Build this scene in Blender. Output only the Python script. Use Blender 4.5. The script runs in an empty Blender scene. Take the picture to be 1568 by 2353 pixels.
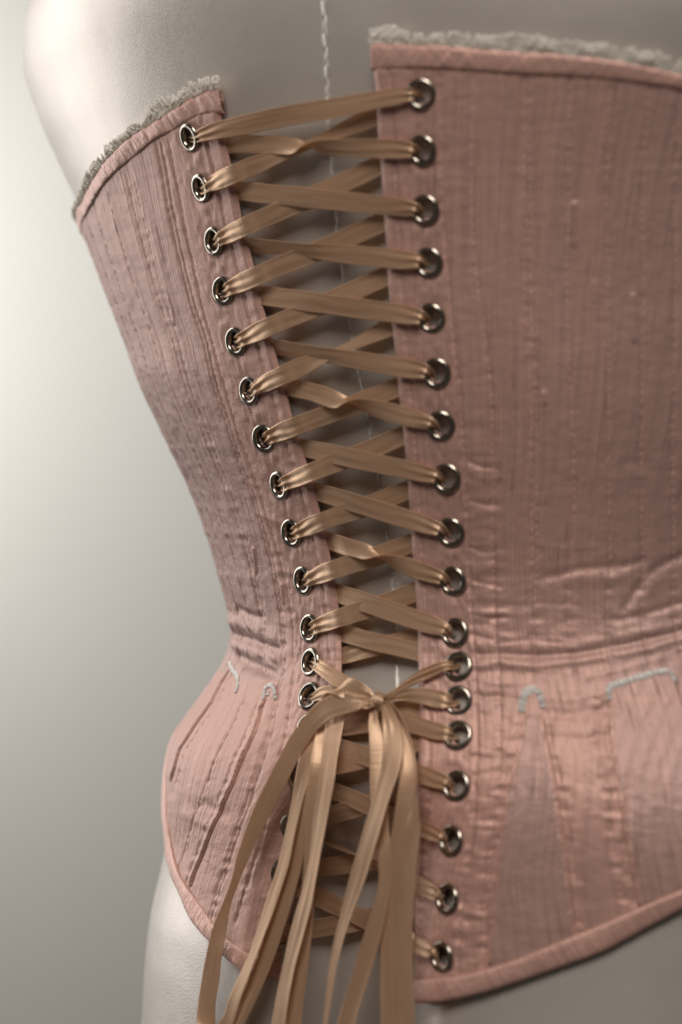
import bpy, math
import numpy as np
from mathutils import Vector, Matrix, Euler

# ------------------------------------------------------------------ camera, world, lights
scene = bpy.context.scene
ZC = 1.20                      # height of the camera and of the middle of the picture (m)
K = 0.344 / 2353.0             # metres per working unit on the plane y = 0
D = 0.85                       # camera distance to that plane
CX, CY = 784.0, 1176.5

cam_d = bpy.data.cameras.new('camera')
cam = bpy.data.objects.new('camera', cam_d)
scene.collection.objects.link(cam)
cam.location = (0, -D, ZC)
cam.rotation_euler = (math.radians(90), 0, 0)
cam_d.sensor_fit = 'VERTICAL'
cam_d.sensor_height = 36.0
cam_d.lens = 36.0 * D / 0.344
cam_d.clip_start = 0.01
cam_d.clip_end = 50
cam_d.dof.use_dof = True
cam_d.dof.focus_distance = 0.882
cam_d.dof.aperture_fstop = 5.6
scene.camera = cam

world = bpy.data.worlds.new('World')
scene.world = world
world.use_nodes = True
wbg = world.node_tree.nodes['Background']
wbg.inputs['Color'].default_value = (1.0, 0.90, 0.82, 1)
wbg.inputs['Strength'].default_value = 0.06

scene.view_settings.view_transform = 'Standard'
scene.view_settings.look = 'None'
scene.view_settings.exposure = 0.0
scene.view_settings.gamma = 1.0
scene.cycles.max_bounces = 16
scene.cycles.diffuse_bounces = 10


def area_light(name, loc, target, sx, sy, power, color):
    l = bpy.data.lights.new(name, 'AREA')
    l.shape = 'RECTANGLE'; l.size = sx; l.size_y = sy
    l.energy = power; l.color = color
    o = bpy.data.objects.new(name, l)
    scene.collection.objects.link(o)
    o.location = loc
    d = Vector(target) - Vector(loc)
    o.rotation_euler = d.to_track_quat('-Z', 'Y').to_euler()
    return o


area_light('window_light', (-1.15, 0.74, ZC + 0.36), (0.0, -0.40, ZC), 0.7, 1.3, 14.0, (1.0, 0.985, 0.97))
area_light('wall_wash_light', (-0.92, 1.80, ZC + 0.36), (-0.88, 2.6, ZC + 0.36), 0.4, 0.4, 11.0, (1.0, 0.99, 0.95))  # added lamp out of view, only washes the wall to give its gradient
area_light('room_light', (-0.20, -1.20, ZC + 1.05), (0.05, 0, ZC), 0.7, 0.7, 20.0, (1.0, 0.94, 0.88))

rng = np.random.default_rng(7)

# ------------------------------------------------------------------ small numeric helpers

def smooth_table(xs, ys, lo, hi, n=1600, sig=14):
    xs = np.array(xs, float); ys = np.array(ys, float)
    g = np.linspace(lo, hi, n)
    v = np.interp(g, xs, ys)
    k = np.arange(-4 * sig, 4 * sig + 1)
    w = np.exp(-0.5 * (k / sig) ** 2); w /= w.sum()
    p = len(k) // 2
    a = 2 * v[0] - v[1:p + 1][::-1]; b = 2 * v[-1] - v[-p - 1:-1][::-1]
    v = np.convolve(np.concatenate([a, v, b]), w, 'valid')
    return g, v


def vnoise(x, y, seed, octaves=1):
    r = np.random.default_rng(seed)
    out = 0; amp = 1.0; tot = 0
    x = np.asarray(x, float); y = np.asarray(y, float)
    for o in range(octaves):
        g = r.random((256, 256)) * 2 - 1
        xi = np.floor(x).astype(int); yi = np.floor(y).astype(int)
        fx = x - xi; fy = y - yi
        fx = fx * fx * (3 - 2 * fx); fy = fy * fy * (3 - 2 * fy)
        a = g[xi % 256, yi % 256]; b = g[(xi + 1) % 256, yi % 256]
        c = g[xi % 256, (yi + 1) % 256]; d = g[(xi + 1) % 256, (yi + 1) % 256]
        out = out + amp * ((a * (1 - fx) + b * fx) * (1 - fy) + (c * (1 - fx) + d * fx) * fy)
        tot += amp
        amp *= 0.5; x = x * 2.03; y = y * 2.03
    return out / tot


def sstep(a, b, x):
    t = np.clip((x - a) / (b - a), 0, 1)
    return t * t * (3 - 2 * t)

# ------------------------------------------------------------------ body form
PSI = math.radians(35)
cP, sP = math.cos(PSI), math.sin(PSI)
CYB = 0.072

sil = [(-300, 150), (-100, 95), (0, 62), (50, 44), (100, 40), (170, 45), (250, 74), (300, 92), (350, 116), (400, 138), (480, 176),
       (540, 196), (600, 220), (700, 257), (800, 296), (870, 318), (950, 356), (1050, 405), (1100, 430), (1170, 459),
       (1250, 487), (1320, 508), (1400, 530), (1450, 539), (1500, 532), (1550, 503), (1600, 466), (1650, 429),
       (1700, 398), (1760, 384), (1850, 377), (1920, 376), (2000, 360), (2100, 337), (2200, 325), (2353, 314),
       (2600, 300)]
seam = [(-300, 716), (0, 718), (60, 721), (150, 726), (210, 730), (400, 738), (600, 752), (700, 770), (850, 802), (1000, 836),
        (1100, 855), (1200, 868), (1300, 880), (1400, 893), (1450, 901), (1560, 908), (1700, 900), (1900, 868),
        (2100, 838), (2353, 812), (2600, 800)]
ratio = [(-300, .62), (0, .64), (600, .68), (1000, .74), (1450, .78), (1800, .76), (2353, .74), (2600, .74)]
sg, sv = smooth_table(*zip(*sil), -300, 2600, sig=10)
eg, ev = smooth_table(*zip(*seam), -300, 2600, sig=30)
rg, rv = smooth_table(*zip(*ratio), -300, 2600, sig=60)

ZL = np.linspace(-0.20, 0.20, 161)
TH = np.linspace(-math.pi, math.pi, 721)
TA = np.zeros_like(ZL); TB = np.zeros_like(ZL); TC = np.zeros_like(ZL)
for i, z in enumerate(ZL):
    r = float(np.interp(CY - z / K, rg, rv))
    a = 0.14; cx = 0.05
    for it in range(40):
        b = a * r
        X = cx + cP * a * np.sin(TH) - sP * b * np.cos(TH)
        Y = CYB - sP * a * np.sin(TH) - cP * b * np.cos(TH)
        px = CX + X / K * D / (D + Y)
        j = int(np.argmin(px))
        pyL = CY - z / K * D / (D + Y[j])
        xL = float(np.interp(pyL, sg, sv))
        xs = cx - sP * b; ys = CYB - cP * b
        pyS = CY - z / K * D / (D + ys)
        xS = float(np.interp(pyS, eg, ev))
        eL = (px[j] - xL); eS = (CX + xs / K * D / (D + ys) - xS)
        a += 0.9 * (eL - eS) * K / 0.5 * 0.6
        cx -= eS * K * 0.8
    TA[i] = a; TB[i] = a * r; TC[i] = cx


def _soft(v, sig=9):
    k = np.arange(-3 * sig, 3 * sig + 1); w = np.exp(-0.5 * (k / sig) ** 2); w /= w.sum()
    p = 3 * sig
    e = np.concatenate([2 * v[0] - v[1:p + 1][::-1], v, 2 * v[-1] - v[-p - 1:-1][::-1]])
    return np.convolve(e, w, 'valid')


SA, SB, SC = _soft(TA), _soft(TB), _soft(TC)


def tab(z, th=None):
    """half widths and centre; the far left follows the waist sharply, the right more softly"""
    a, b, c = np.interp(z, ZL, TA), np.interp(z, ZL, TB), np.interp(z, ZL, TC)
    if th is None: return a, b, c
    w = sstep(-0.05, -0.75, th)
    return (a * w + np.interp(z, ZL, SA) * (1 - w), b * w + np.interp(z, ZL, SB) * (1 - w),
            c * w + np.interp(z, ZL, SC) * (1 - w))


CLEFT = True


def cleft(th, z):
    """soft hollow of the lower back and between the buttocks (mm outward)"""
    low = sstep(-0.080, -0.125, z)
    left = sstep(-0.34, -0.17, th); right = 1 - sstep(0.0, 0.22, th)
    if not CLEFT: return th * 0.0
    return -low * (17.0 * left * right + 2.0 * left * np.clip(-th / 0.17, 0, 1) * right)


def S(th, z, off=0.0):
    """point on the body form; th: angle from the back seam, off: millimetres outward"""
    a, b, cx = tab(z, th)
    st, ct = np.sin(th), np.cos(th)
    nx = st / a; ny = -ct / b
    n = np.sqrt(nx * nx + ny * ny); nx = nx / n; ny = ny / n
    e = (cleft(th, z) + off) * 1e-3
    lx = a * st + nx * e; ly = -b * ct + ny * e
    return cx + cP * lx + sP * ly, CYB - sP * lx + cP * ly, z


def S3(th, z, off=0.0):
    x, y, zz = S(th, z, off)
    return np.array([x, y, zz + ZC]) if np.ndim(x) == 0 else np.stack([x, y, np.broadcast_to(zz, np.shape(x)) + ZC], -1)


def nrm(th, z):
    h = 1e-3
    p0 = S3(th - h, z); p1 = S3(th + h, z); q0 = S3(th, z - h * .15); q1 = S3(th, z + h * .15)
    n = np.cross(p1 - p0, q1 - q0)
    return n / np.linalg.norm(n, axis=-1, keepdims=True)


_pc = {}


def hit(px, py, off=0.0):
    """(theta, z) where the sight line through a working coordinate meets the body form"""
    key = (round(px, 2), round(py, 2), round(off, 2), CLEFT)
    if key in _pc: return _pc[key]
    lo = math.radians(-66); hi = math.radians(100)
    y = 0.0
    for it in range(5):
        z = (CY - py) * K * (D + y) / D
        a_, b_, c_ = tab(z)
        lo = -math.atan2(cP * a_, sP * b_) * 1.0
        l, h = lo, math.radians(100)
        for k in range(34):
            m = 0.5 * (l + h)
            X, Y, _ = S(m, z, off)
            if CX + X / K * D / (D + Y) < px: l = m
            else: h = m
        y = float(Y)
    _pc[key] = (float(m), float(z))
    return _pc[key]


def P(px, py, off=0.0):
    th, z = hit(px, py, off)
    return S3(th, z, off)


def px_of(th, z, off=0.8):
    X, Y, _ = S(th, z, off)
    return CX + X / K * D / (D + Y), CY - z / K * D / (D + Y)


def curve_tz(pts, off=0.8):
    """traced line -> theta as a function of z"""
    q = sorted([hit(x, y, off)[::-1] for x, y in pts])
    q = np.array(q)
    return q[:, 0], q[:, 1]


def curve_zt(pts, off=0.8, ext_lo=None, ext_hi=None):
    """traced line -> z as a function of theta"""
    q = sorted([hit(x, y, off) for x, y in pts])
    if ext_lo: q = sorted(ext_lo + q)
    if ext_hi: q = sorted(q + ext_hi)
    q = np.array(q)
    g, v = smooth_table(q[:, 0], q[:, 1], -3.3, 3.3, n=3000, sig=5)
    return g, v

# ------------------------------------------------------------------ object helpers
COL = scene.collection


def link(name, mesh, parent=None, mat=None):
    o = bpy.data.objects.new(name, mesh)
    COL.objects.link(o)
    if parent is not None: o.parent = parent
    if mat is not None and not mesh.materials: mesh.materials.append(mat)
    return o


def thing(name, label, cat, loc):
    o = bpy.data.objects.new(name, None)
    COL.objects.link(o)
    o.location = loc
    o.empty_display_size = 0.02
    o['label'] = label; o['category'] = cat
    return o


def mesh_np(name, V, F, smooth=True, uv=None, attrs=None):
    """V (n,3); F (m,4) or (m,3) arrays"""
    me = bpy.data.meshes.new(name)
    V = np.ascontiguousarray(V, dtype=np.float32); F = np.ascontiguousarray(F, dtype=np.int32)
    k = F.shape[1]
    me.vertices.add(len(V)); me.vertices.foreach_set('co', V.ravel())
    me.loops.add(F.size); me.loops.foreach_set('vertex_index', F.ravel())
    me.polygons.add(len(F))
    me.polygons.foreach_set('loop_start', np.arange(0, F.size, k, dtype=np.int32))
    me.polygons.foreach_set('loop_total', np.full(len(F), k, dtype=np.int32))
    if smooth: me.polygons.foreach_set('use_smooth', np.ones(len(F), dtype=bool))
    if uv is not None:
        ul = me.uv_layers.new(name='UVMap')
        ul.data.foreach_set('uv', np.ascontiguousarray(uv[F.ravel()], dtype=np.float32).ravel())
    if attrs:
        for an, av in attrs.items():
            at = me.attributes.new(an, 'FLOAT', 'POINT')
            at.data.foreach_set('value', np.ascontiguousarray(av, dtype=np.float32).ravel())
    me.update(calc_edges=True)
    me.validate()
    return me


def grid_faces(nr, nc, wrap=False):
    i = np.arange(nr - 1)[:, None]; j = np.arange(nc if wrap else nc - 1)[None, :]
    j2 = (j + 1) % nc
    a = i * nc + j; b = i * nc + j2; c = (i + 1) * nc + j2; d = (i + 1) * nc + j
    return np.stack([a, b, c, d], -1).reshape(-1, 4)


def rel(o, V):
    """vertices of a part, relative to the thing's empty"""
    return np.asarray(V) - np.array(o.location)

# ------------------------------------------------------------------ materials

def new_mat(name):
    m = bpy.data.materials.new(name); m.use_nodes = True
    nt = m.node_tree
    return m, nt, nt.nodes['Principled BSDF']


def nd(nt, t, **kw):
    n = nt.nodes.new(t)
    for k, v in kw.items(): setattr(n, k, v)
    return n


def noise(nt, vec, scale, detail=2.0, rough=0.5):
    n = nd(nt, 'ShaderNodeTexNoise')
    n.inputs['Scale'].default_value = scale
    n.inputs['Detail'].default_value = detail
    n.inputs['Roughness'].default_value = rough
    nt.links.new(vec, n.inputs['Vector'])
    return n.outputs['Fac']


def mapping(nt, vec, scale, rot=(0, 0, 0)):
    m = nd(nt, 'ShaderNodeMapping')
    m.inputs['Scale'].default_value = scale
    m.inputs['Rotation'].default_value = rot
    nt.links.new(vec, m.inputs['Vector'])
    return m.outputs['Vector']


def mrange(nt, val, a, b, c=0.0, d=1.0):
    m = nd(nt, 'ShaderNodeMapRange')
    m.inputs['From Min'].default_value = a; m.inputs['From Max'].default_value = b
    m.inputs['To Min'].default_value = c; m.inputs['To Max'].default_value = d
    nt.links.new(val, m.inputs['Value'])
    return m.outputs['Result']


def math_n(nt, op, a, b):
    m = nd(nt, 'ShaderNodeMath', operation=op)
    for i, v in enumerate((a, b)):
        if isinstance(v, (int, float)): m.inputs[i].default_value = v
        else: nt.links.new(v, m.inputs[i])
    return m.outputs[0]


def mixc(nt, fac, a, b, blend='MIX'):
    m = nd(nt, 'ShaderNodeMix', data_type='RGBA', blend_type=blend)
    if isinstance(fac, (int, float)): m.inputs[0].default_value = fac
    else: nt.links.new(fac, m.inputs[0])
    for i, v in ((6, a), (7, b)):
        if isinstance(v, tuple): m.inputs[i].default_value = (*v, 1)
        else: nt.links.new(v, m.inputs[i])
    return m.outputs[2]


def bump(nt, height, strength, dist, normal=None):
    b = nd(nt, 'ShaderNodeBump')
    b.inputs['Strength'].default_value = strength
    b.inputs['Distance'].default_value = dist
    nt.links.new(height, b.inputs['Height'])
    if normal is not None: nt.links.new(normal, b.inputs['Normal'])
    return b.outputs['Normal']


def silk_material(name, warm, cool, rough=0.5, slub=1.0):
    m, nt, bs = new_mat(name)
    uv = nd(nt, 'ShaderNodeTexCoord').outputs['UV']
    tint = nd(nt, 'ShaderNodeAttribute', attribute_name='tint').outputs['Fac']
    # long faint threads of the warp, thick slubs, shorter weft threads
    threads = noise(nt, mapping(nt, uv, (1500, 14, 1)), 1.0, 3.0, 0.6)
    threads2 = noise(nt, mapping(nt, uv, (380, 3, 1)), 1.0, 2.0)
    slubs = mrange(nt, noise(nt, mapping(nt, uv, (1000, 42, 1)), 1.0, 1.0), 0.70, 0.78)
    weft = noise(nt, mapping(nt, uv, (120, 2400, 1)), 1.0, 2.0, 0.6)
    grit = noise(nt, mapping(nt, uv, (2300, 1900, 1)), 1.0, 2.0, 0.6)
    f = math_n(nt, 'ADD', tint, mrange(nt, threads2, 0.3, 0.7, -0.14, 0.14))
    cl = nd(nt, 'ShaderNodeClamp'); nt.links.new(f, cl.inputs[0])
    c = mixc(nt, cl.outputs[0], warm, cool)
    thr = mrange(nt, threads, 0.3, 0.7, 0.80, 1.14)
    wf = mrange(nt, grit, 0.3, 0.7, 0.90, 1.10)
    v = math_n(nt, 'MULTIPLY', thr, wf)
    cmb = nd(nt, 'ShaderNodeCombineColor')
    for i in range(3): nt.links.new(v, cmb.inputs[i])
    c = mixc(nt, 1.0, c, cmb.outputs[0], 'MULTIPLY')
    c = mixc(nt, math_n(nt, 'MULTIPLY', slubs, 0.5 * slub), c, (0.26, 0.12, 0.10))
    nt.links.new(c, bs.inputs['Base Color'])
    bs.inputs['Roughness'].default_value = rough
    bs.inputs['Specular IOR Level'].default_value = 0.85
    bs.inputs['Specular Tint'].default_value = (1.0, 0.88, 0.83, 1)
    bs.inputs['Metallic'].default_value = 0.26
    bs.inputs['Sheen Weight'].default_value = 0.25
    bs.inputs['Sheen Roughness'].default_value = 0.35
    bs.inputs['Sheen Tint'].default_value = (1.0, 0.93, 0.90, 1)
    bs.inputs['Anisotropic'].default_value = 0.55
    tn = nd(nt, 'ShaderNodeTangent', direction_type='UV_MAP', uv_map='UVMap')
    nt.links.new(tn.outputs[0], bs.inputs['Tangent'])
    h = math_n(nt, 'ADD', math_n(nt, 'MULTIPLY', threads, 0.9), math_n(nt, 'MULTIPLY', slubs, 0.9 * slub))
    h = math_n(nt, 'ADD', h, math_n(nt, 'MULTIPLY', weft, 0.10))
    h = math_n(nt, 'ADD', h, math_n(nt, 'MULTIPLY', grit, 0.35))
    n1 = bump(nt, h, 0.8, 0.00034)
    pk = noise(nt, mapping(nt, uv, (300, 330, 1)), 1.0, 3.0, 0.55)
    n2 = bump(nt, pk, 0.45, 0.0006, n1)
    nt.links.new(n2, bs.inputs['Normal'])
    return m


M_SILK = silk_material('pink_silk', (0.545, 0.31, 0.25), (0.43, 0.28, 0.248))
M_BIND = silk_material('bias_silk', (0.57, 0.325, 0.26), (0.48, 0.30, 0.26), 0.42, 0.4)
M_FOLD_SHADE = silk_material('shaded_seam_silk', (0.45, 0.22, 0.165), (0.38, 0.20, 0.16), 0.5, 0.2)  # browner silk: shade of the left seam folds put into the colour


def satin_material():
    m, nt, bs = new_mat('satin_ribbon')
    uv = nd(nt, 'ShaderNodeTexCoord').outputs['UV']
    fib = noise(nt, mapping(nt, uv, (2600, 30, 1)), 1.0, 3.0, 0.6)
    broad = noise(nt, mapping(nt, uv, (260, 14, 1)), 1.0, 2.0)
    cross = noise(nt, mapping(nt, uv, (80, 900, 1)), 1.0, 2.0)
    c = mixc(nt, mrange(nt, fib, 0.3, 0.7), (0.58, 0.385, 0.245), (0.69, 0.485, 0.34))
    ac = nd(nt, 'ShaderNodeAttribute', attribute_name='across').outputs['Fac']
    selv = mrange(nt, ac, 0.80, 0.90)
    c = mixc(nt, math_n(nt, 'MULTIPLY', selv, 0.45), c, (0.74, 0.50, 0.34))
    nt.links.new(c, bs.inputs['Base Color'])
    bs.inputs['Roughness'].default_value = 0.45
    bs.inputs['Specular IOR Level'].default_value = 0.9
    bs.inputs['Anisotropic'].default_value = 0.8
    tn = nd(nt, 'ShaderNodeTangent', direction_type='UV_MAP', uv_map='UVMap')
    nt.links.new(tn.outputs[0], bs.inputs['Tangent'])
    bs.inputs['Specular Tint'].default_value = (1.0, 0.86, 0.68, 1)
    bs.inputs['Metallic'].default_value = 0.48
    bs.inputs['Sheen Weight'].default_value = 0.15
    bs.inputs['Sheen Tint'].default_value = (1, .85, .65, 1)
    n1 = bump(nt, fib, 0.2, 0.0001)
    n2 = bump(nt, broad, 0.3, 0.0004, n1)
    n3 = bump(nt, math_n(nt, 'ADD', cross, math_n(nt, 'MULTIPLY', selv, 1.2)), 0.35, 0.0002, n2)
    nt.links.new(n3, bs.inputs['Normal'])
    tr = nd(nt, 'ShaderNodeBsdfTranslucent')
    tr.inputs['Color'].default_value = (0.95, 0.70, 0.46, 1)
    mx = nd(nt, 'ShaderNodeMixShader'); mx.inputs[0].default_value = 0.30
    out = nt.nodes['Material Output']
    nt.links.new(bs.outputs[0], mx.inputs[1]); nt.links.new(tr.outputs[0], mx.inputs[2])
    nt.links.new(mx.outputs[0], out.inputs['Surface'])
    return m


M_SATIN = satin_material()

M_METAL, nt, bs = new_mat('nickel_metal')
bs.inputs['Base Color'].default_value = (0.36, 0.32, 0.27, 1)
bs.inputs['Metallic'].default_value = 1.0
oc = nd(nt, 'ShaderNodeTexCoord').outputs['Object']
nt.links.new(mrange(nt, noise(nt, oc, 900, 3), 0.3, 0.7, 0.14, 0.27), bs.inputs['Roughness'])

M_LEATH, nt, bs = new_mat('pearl_leather')
uv = nd(nt, 'ShaderNodeTexCoord').outputs['Object']
vo = nd(nt, 'ShaderNodeTexVoronoi', feature='DISTANCE_TO_EDGE'); vo.inputs['Scale'].default_value = 1150
nt.links.new(mapping(nt, uv, (1.0, 1.0, 0.75)), vo.inputs['Vector'])
g1 = noise(nt, uv, 2200, 3, 0.6)
g2 = noise(nt, uv, 30, 3, 0.5)
c = mixc(nt, mrange(nt, g2, 0.3, 0.7), (0.50, 0.452, 0.405), (0.56, 0.508, 0.455))
nt.links.new(c, bs.inputs['Base Color'])
bs.inputs['Roughness'].default_value = 0.42
bs.inputs['Metallic'].default_value = 0.45
bs.inputs['Specular IOR Level'].default_value = 0.7
h = math_n(nt, 'ADD', mrange(nt, vo.outputs['Distance'], 0.0, 0.25), math_n(nt, 'MULTIPLY', g1, 0.6))
nt.links.new(bump(nt, g2, 0.10, 0.004, bump(nt, h, 0.25, 0.00012)), bs.inputs['Normal'])

M_THREAD, nt, bs = new_mat('pink_thread')
bs.inputs['Base Color'].default_value = (0.66, 0.42, 0.37, 1)
bs.inputs['Roughness'].default_value = 0.5

M_FLOSS, nt, bs = new_mat('grey_white_floss')
oc = nd(nt, 'ShaderNodeTexCoord').outputs['Object']
nt.links.new(mixc(nt, noise(nt, oc, 700, 2), (0.66, 0.64, 0.60), (0.88, 0.86, 0.82)), bs.inputs['Base Color'])
bs.inputs['Roughness'].default_value = 0.45
bs.inputs['Sheen Weight'].default_value = 0.3

M_LACE, nt, bs = new_mat('cream_lace')
oc = nd(nt, 'ShaderNodeTexCoord').outputs['Object']
nt.links.new(mixc(nt, noise(nt, oc, 500, 2), (0.93, 0.91, 0.87), (0.96, 0.95, 0.92)), bs.inputs['Base Color'])
bs.inputs['Roughness'].default_value = 0.6
bs.inputs['Sheen Weight'].default_value = 0.8
tr = nd(nt, 'ShaderNodeBsdfTranslucent'); tr.inputs['Color'].default_value = (0.95, 0.92, 0.86, 1)
mx = nd(nt, 'ShaderNodeMixShader'); mx.inputs[0].default_value = 0.6
nt.links.new(bs.outputs[0], mx.inputs[1]); nt.links.new(tr.outputs[0], mx.inputs[2])
nt.links.new(mx.outputs[0], nt.nodes['Material Output'].inputs['Surface'])

M_SEAMT, nt, bs = new_mat('pale_seam_thread')
bs.inputs['Base Color'].default_value = (0.80, 0.78, 0.74, 1)
bs.inputs['Roughness'].default_value = 0.5

M_WALL, nt, bs = new_mat('painted_wall')
oc = nd(nt, 'ShaderNodeTexCoord').outputs['Object']
nt.links.new(mixc(nt, noise(nt, oc, 6, 4), (0.77, 0.755, 0.71), (0.81, 0.79, 0.745)), bs.inputs['Base Color'])
bs.inputs['Roughness'].default_value = 0.75
nt.links.new(bump(nt, noise(nt, oc, 220, 3), 0.2, 0.001), bs.inputs['Normal'])

# ------------------------------------------------------------------ wall behind
WY = 2.6
V = []; n = 24
wx = np.linspace(-2.6, 3.0, n); wz = np.linspace(ZC - 1.9, ZC + 1.9, n)
XX, ZZ = np.meshgrid(wx, wz)
V = np.stack([XX.ravel(), np.full(XX.size, WY), ZZ.ravel()], -1)
w = link('wall', mesh_np('wall', V, grid_faces(n, n)[:, ::-1]), None, M_WALL)
w['kind'] = 'structure'
w['label'] = 'plain cream wall far behind the mannequin, out of focus'

# ------------------------------------------------------------------ mannequin
man = thing('mannequin', 'pearly grey leather covered mannequin torso wearing the pink corset', 'mannequin',
            (float(TC[80]), CYB, ZC - 0.20))


def man_off(th, z):
    """body sits 2.5 mm under the reference form, with a hollow spine"""
    base = -1.6
    R = 0.13
    spine = -3.6 * np.exp(-((th) * R / 0.030) ** 2)
    lap = 0.45 * sstep(-0.0006, 0.0006, (th - 0.0) * R) * np.exp(-np.clip((th * R) / 0.02, 0, 9)) * 1.0
    seamg = -0.5 * np.exp(-((th * R) / 0.0006) ** 2)
    return base + spine + lap + seamg


zz = np.linspace(-0.20, 0.20, 520)
t1 = np.linspace(-0.06, 0.06, 70)
tt = np.concatenate([np.linspace(-math.pi, -1.5, 24)[:-1], np.linspace(-1.5, -0.06, 230)[:-1], t1,
                     np.linspace(0.06, 1.5, 230)[1:], np.linspace(1.5, math.pi, 24)[1:-1]])
T, Zg = np.meshgrid(tt, zz)
off = man_off(T, Zg)
# faint dents in the leather over the shoulder blade
pxg, pyg = None, None
off = off + 0.35 * vnoise(T * 5, Zg * 25, 3, 1)
Vm = S3(T, Zg, off)
nr, nc = T.shape
Vf = Vm.reshape(-1, 3)
F = grid_faces(nr, nc, wrap=True)
# close the top (neck cut) and the bottom
c0 = Vf[:nc].mean(0); c1 = Vf[-nc:].mean(0)
rings = []
base_n = len(Vf)
extra = []; EF = []
for (ring0, cen, sgn) in ((0, c0, -1), ((nr - 1) * nc, c1, 1)):
    prev = np.arange(ring0, ring0 + nc)
    for s in (0.93, 0.7, 0.35, 0.02):
        ring = cen + (Vf[ring0:ring0 + nc] - cen) * s + np.array([0, 0, sgn * 0.02 * math.sqrt(max(0, 1 - s * s))])
        idx = base_n + sum(len(e) for e in extra) + np.arange(nc)
        extra.append(ring)
        a = prev; b = np.roll(prev, -1); c_ = np.roll(idx, -1); d_ = idx
        q = np.stack([a, b, c_, d_], -1)
        EF.append(q if sgn > 0 else q[:, ::-1])
        prev = idx
Vall = np.concatenate([Vf] + extra)
Fall = np.concatenate([F] + EF)
link('torso', mesh_np('torso', rel(man, Vall), Fall), man, M_LEATH)


def tube_mesh(name, pts, r, k=6, origin=None, taper=True):
    pts = np.asarray(pts, float)
    n = len(pts)
    tg = np.gradient(pts, axis=0); tg /= np.linalg.norm(tg, axis=1)[:, None] + 1e-12
    ref = np.array([0.31, -0.9, 0.3])
    V = []
    for i in range(n):
        a = np.cross(tg[i], ref); a /= np.linalg.norm(a); b = np.cross(tg[i], a)
        rr = r * (0.45 if taper and i in (0, n - 1) else 1.0)
        for j in range(k):
            w_ = 2 * math.pi * j / k
            V.append(pts[i] + rr * (math.cos(w_) * a + math.sin(w_) * b))
    V = np.array(V)
    F = grid_faces(n, k, wrap=True)
    return V, F


# seam stitches: long pale threads zigzagging across the lapped seam, one part each
seam_z = np.arange(-0.195, 0.195, 0.0050)
for i, z0 in enumerate(seam_z):
    s = 1 if i % 2 else -1
    t0 = 0.0014 * s + rng.normal() * 0.0006
    t1_ = -t0 * .4 + rng.normal() * 0.0008
    L = (0.0044 if s > 0 else 0.0026) + rng.random() * 0.0008
    pts = []
    for u in np.linspace(0, 1, 6):
        th = t0 + (t1_ - t0) * u; z = z0 + L * u
        pts.append(S3(th, z, float(man_off(th, z)) + 0.25 + 0.22 * math.sin(math.pi * u)))
    V_, F_ = tube_mesh('stitch', pts, (0.00042 if z0 > .12 else 0.00026) if s > 0 else 0.00019, 6)
    link('stitch', mesh_np('stitch', rel(man, V_), F_), man, M_SEAMT)

# ------------------------------------------------------------------ corset outline
edgeL_px = [(500, 180), (500, 205), (499, 235), (506, 280), (515, 325), (530, 390), (543, 455), (555, 520), (567, 565), (583, 625), (600, 703),
            (627, 803), (650, 888), (670, 963), (695, 1048), (718, 1120), (733, 1186), (754, 1276), (769, 1361),
            (778, 1441), (781, 1526), (778, 1616), (768, 1700), (748, 1790), (716, 1885), (696, 1965), (676, 2060),
            (664, 2105), (647, 2197), (634, 2252), (628, 2275)]
edgeR_px = [(863, 70), (860, 100), (856, 130), (855, 155), (861, 200), (866, 300), (870, 350), (874, 400), (880, 490), (886, 565), (891, 663),
            (904, 788), (916, 913), (929, 1038), (939, 1163), (946, 1276), (954, 1376), (959, 1501), (961, 1626),
            (960, 1726), (958, 1820), (955, 1950), (951, 2050), (950, 2150), (952, 2290), (952, 2330)]
topL_px = [(505, 200), (482, 203), (440, 222), (400, 248), (350, 280), (310, 305), (280, 330), (250, 360), (222, 396),
           (203, 428), (190, 462)]
bindL_px = [(500, 262), (465, 262), (430, 280), (400, 300), (360, 320), (320, 353), (280, 385), (250, 415), (222, 455), (202, 492)]
topR_px = [(850, 96), (884, 99), (999, 102), (1184, 117), (1284, 122), (1384, 135), (1484, 150), (1568, 172), (1650, 200)]
bindR_px = [(850, 163), (914, 158), (999, 157), (1184, 170), (1334, 177), (1409, 183), (1568, 205), (1650, 232)]
hemL_px = [(379, 1968), (385, 1990), (395, 2020), (412, 2054), (437, 2114), (480, 2164), (532, 2214), (587, 2242), (640, 2252)]
hbL_px = [(384, 1850), (388, 1905), (398, 1960), (415, 2010), (440, 2050), (460, 2080), (480, 2110), (520, 2155), (580, 2192), (645, 2205)]
hemR_px = [(945, 2306), (1009, 2304), (1084, 2289), (1184, 2259), (1284, 2224), (1384, 2189), (1484, 2134), (1568, 2089), (1640, 2050)]
hbR_px = [(945, 2250), (1034, 2246), (1109, 2229), (1184, 2206), (1284, 2164), (1384, 2124), (1484, 2079), (1568, 2044), (1640, 2008)]


def zt(pts, side, dz):
    q = sorted(hit(x, y, 0.8) for x, y in pts)
    end = q[0] if side < 0 else q[-1]
    zf = end[1] + dz
    e = [(end[0] + side * .12, end[1] + dz * .55), (end[0] + side * .35, zf), (side * 2.3, zf), (side * 3.2, zf)]
    q2 = sorted(q + e + ([(3.2, q[-1][1])] if side < 0 else [(-3.2, q[0][1])]))
    q2 = np.array(q2)
    return smooth_table(q2[:, 0], q2[:, 1], -3.3, 3.3, n=4000, sig=10)


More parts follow.
